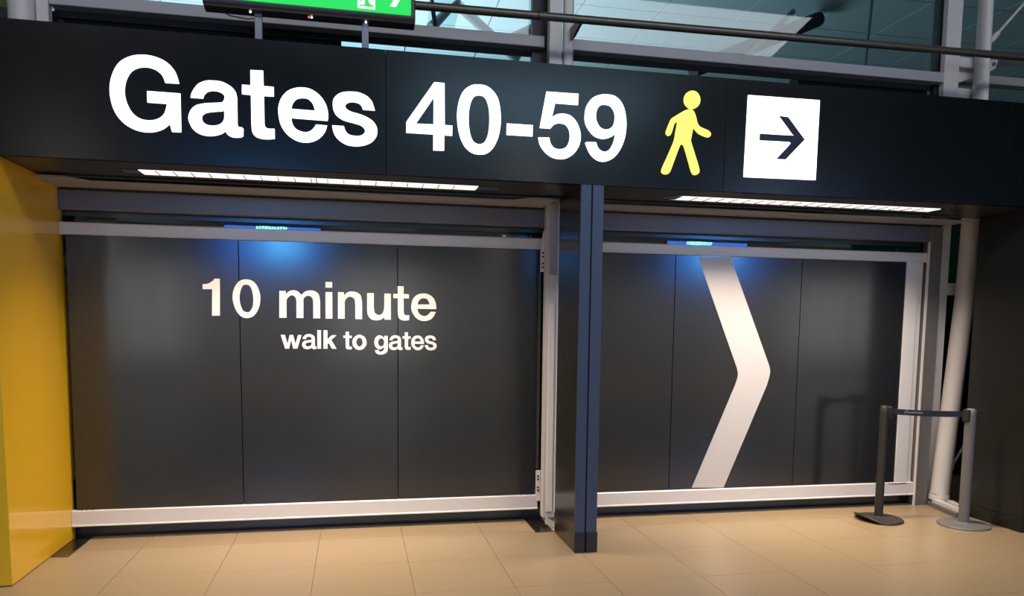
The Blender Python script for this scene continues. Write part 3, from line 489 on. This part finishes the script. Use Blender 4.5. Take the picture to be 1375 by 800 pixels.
# sloping panels far left
sl = thing('sloping_panel', 'yellow and cream sloping panel above the sign band at the left corner', 'panel')
prism('yellow_face', [(-2.4, 3.45), (-1.35, 3.66), (-1.35, 4.4), (-1.02, 3.9), (-.66, 3.55), (-.66, 3.40), (-2.4, 3.40)], 2.1, 2.2, 'y', 'creamyellow', sl)
prism('cream_face', [(-2.4, 3.38), (-.60, 3.38), (-.78, 3.62), (-2.4, 3.72)], 2.02, 2.08, 'y', 'cream', sl)
rebase(sl)

# ================================================================== EXIT SIGN on the header
ex = thing('exit_sign', 'illuminated green emergency exit sign standing on the black band', 'sign')
poly = [(.560, 3.447), (.575, 3.425), (.66, 3.412), (.68, 3.430), (.68, 3.86), (.56, 3.86)]
prism('housing', poly, .605, 1.845, 'x', 'exitbox', ex, .006)
fc = box('lit_face', .69, 1.818, .556, .562, 3.462, 3.84, 'green', ex, .002)
glyph('door_symbol', [[[1.495, 3.478, 1], [1.600, 3.478, 1], [1.600, 3.80, 1], [1.495, 3.80, 1]], [[1.507, 3.490, 1], [1.588, 3.490, 1], [1.588, 3.788, 1], [1.507, 3.788, 1]]], .553, .003, 'exitwhite', fc)
glyph('running_figure', [[[1.500, 3.500, 1], [1.535, 3.500, 1], [1.545, 3.56, 1], [1.570, 3.505, 1], [1.588, 3.505, 1], [1.572, 3.60, 1], [1.56, 3.68, 1], [1.53, 3.70, 1], [1.49, 3.66, 1], [1.50, 3.64, 1], [1.53, 3.66, 1], [1.525, 3.58, 1], [1.515, 3.52, 1], [1.498, 3.515, 1]]], .553, .003, 'exitwhite', fc)
glyph('arrow_symbol', [[[1.655, 3.66, 1], [1.755, 3.66, 1], [1.70, 3.73, 1], [1.735, 3.73, 1], [1.805, 3.645, 1], [1.725, 3.505, 1], [1.690, 3.505, 1], [1.755, 3.63, 1], [1.655, 3.63, 1]]], .553, .003, 'exitwhite', fc)
box('mark', 1.145, 1.160, .5535, .556, 3.505, 3.56, 'exitwhite', fc)
for x in (.888, 1.520):
    box('foot', x, x + .042, .625, .665, 3.272, 3.425, 'stub', ex, .002)
for x, m_ in ((.868, 'led'), (1.222, 'led'), (1.206, 'ledred'), (1.545, 'led')):
    lathe('indicator', [(.006, 0), (.006, .006), (.003, .008)], (x, .60, 3.412), m_, ex, 10)
tube('cable', [(.70, .62, 3.415), (.75, .62, 3.390), (.85, .625, 3.382), (.90, .63, 3.392), (.93, .63, 3.375)], .004, 'exitbox', ex, 8)
rebase(ex)

# ================================================================== STANCHIONS
def stanchion(name_label, loc, mm, r, curled):
    t = thing('queue_stanchion', name_label, 'stanchion', 'queue stanchions by the right jamb')
    x, y_, z = loc
    base = lathe('base', [(.190, 0), (.192, .008), (.186, .018), (.10, .026), (.045, .030), (.036, .036)], loc, mm, t, 48)
    if curled:
        for v in base.data.vertices:
            d = x - v.co.x - .085
            if d > 0: v.co.z += d * .42; v.co.x += d * .12
    tube('pole', [(x, y_, .03), (x, y_, .90), (x, y_, .935), (x, y_, .950)], [r, r, r, r * .75], mm, t, 24)
    box('belt_cassette', x + (.0 if curled else -.055), x + (.062 if curled else .062), y_ - .028, y_ + .030, .845, .945, 'stblack', t, .012, 2)
    return t
s1 = stanchion('black queue stanchion with navy belt, in front of the chevron barrier', (5.705, 1.085, 0), 'stblack', .033, True)
# belt runs from the black stanchion to the grey one
bm = bmesh.new(); A = Vector((5.765, 1.072, .905)); B = Vector((6.225, .828, .905)); n = 12; prev = None
for i in range(n + 1):
    t = i / n; p = A.lerp(B, t); sag = -.006 * math.sin(math.pi * t)
    q = [bm.verts.new((p.x, p.y, p.z + sag - .024)), bm.verts.new((p.x, p.y, p.z + sag + .024)), bm.verts.new((p.x + .001, p.y + .002, p.z + sag + .024)), bm.verts.new((p.x + .001, p.y + .002, p.z + sag - .024))]
    if prev:
        for k in range(4): bm.faces.new((prev[k], prev[(k + 1) % 4], q[(k + 1) % 4], q[k]))
    prev = q
bmesh.ops.recalc_face_normals(bm, faces=bm.faces)
blt = finish('belt', bm, 'belt', s1)
# faint printed swoosh and wordmark on the belt
bm = bmesh.new(); dx = (B - A).normalized(); nrm = Vector((dx.y, -dx.x, 0))
def onbelt(s, h): return A + dx * s + Vector((0, 0, h - .003)) + nrm * .0015
sw = [(.115, .018), (.098, .010), (.092, .0), (.098, -.009), (.112, -.012)]
for i in range(len(sw) - 1):
    a, b = sw[i], sw[i + 1]
    vs = [bm.verts.new(onbelt(a[0], a[1])), bm.verts.new(onbelt(a[0] + .006, a[1] - .002)), bm.verts.new(onbelt(b[0] + .006, b[1] - .002)), bm.verts.new(onbelt(b[0], b[1]))]
    bm.faces.new(vs)
s_ = .112
for wd in (.010, .008, .010, .009, .011, .008, .006, .010, .006, .009, .010, .008):
    vs = [bm.verts.new(onbelt(s_, -.005)), bm.verts.new(onbelt(s_ + wd * .7, -.005)), bm.verts.new(onbelt(s_ + wd * .7, .005)), bm.verts.new(onbelt(s_, .005))]
    bm.faces.new(vs); s_ += wd + .001
finish('print', bm, 'print', blt)
rebase(s1)
s2 = stanchion('grey metal queue stanchion beside the black pillar', (6.278, .812, 0), 'stgrey', .040, False)
rebase(s2)

# ================================================================== DISPLAYS behind the viewer, seen mirrored in the glazing
def display(x0, x1, label, tx0):
    t = thing('hanging_display', label, 'display', 'blue overhead displays in the hall')
    Y = -8.10
    box('housing', x0 - .03, x1 + .03, Y - .12, Y, 2.62, 3.47, 'exitbox', t)
    f = box('screen', x0, x1, Y, Y + .01, 2.66, 3.445, 'blue', t)
    L = []; x = tx0; random.seed(int(x0 * 10) + 7)
    for wd in (.06, .05, .055, .045, .03, .06, .05, .05, .045, .06, .05, .055):
        wds = wd * .62
        L.append((x, x + .014, Y + .01, Y + .014, 3.335, 3.425))
        L.append((x, x + wds, Y + .01, Y + .014, 3.365 + random.choice((0, .03)), 3.385 + random.choice((0, .03))))
        if random.random() < .7: L.append((x + wds - .014, x + wds, Y + .01, Y + .014, 3.335, 3.415))
        x += wd
    boxes('lettering', L, 'cyan', f)
    boxes('text_rows', [(tx0 + .22, tx0 + .80, Y + .01, Y + .014, 2.92, 3.22)], 'cyan', f)
    for xx in (x0 + .2, x1 - .2): box('hanger', xx, xx + .04, Y - .08, Y - .04, 3.47, 6.44, 'exitbox', t)
    rebase(t); t.location.z += .05
display(-1.02, .80, 'blue overhead display mirrored over the left barrier', -.42)
display(8.19, 10.10, 'blue overhead display mirrored over the right barrier', 8.65)

# roof members beyond the glass
for pts, r, mm, label in (([(3.05, 12, 7.7), (3.62, 12.3, 8.35), (4.9, 12, 7.2)], .11, 'beam', 'pale bent roof strut beside the exit sign beyond the glass'),
                      ([(4.3, 12.4, 7.5), (5.9, 13.0, 8.5)], .10, 'beam', 'pale roof strut next to the middle post beyond the glass'),
                      ([(2.98, 11.8, 8.6), (3.16, 11.8, 7.4)], .045, 'roofdark', 'dark upright roof rod beside the exit sign beyond the glass'),
                      ([(8.9, 12, 7.3), (12.6, 13, 9.1)], .17, 'roofdark', 'thick dark roof strut rising to the right beyond the glass'),
                      ([(10.0, 12, 7.5), (11.6, 12.5, 9.0)], .06, 'beam', 'thin pale roof strut crossing the dark one beyond the glass'),
                      ([(13.2, 12, 7.6), (13.3, 12, 9.2)], .04, 'beam', 'thin pale upright roof rod near the right post beyond the glass')):
    tag(tube('roof_strut', pts, r, mm, None, 12), label, 'strut')
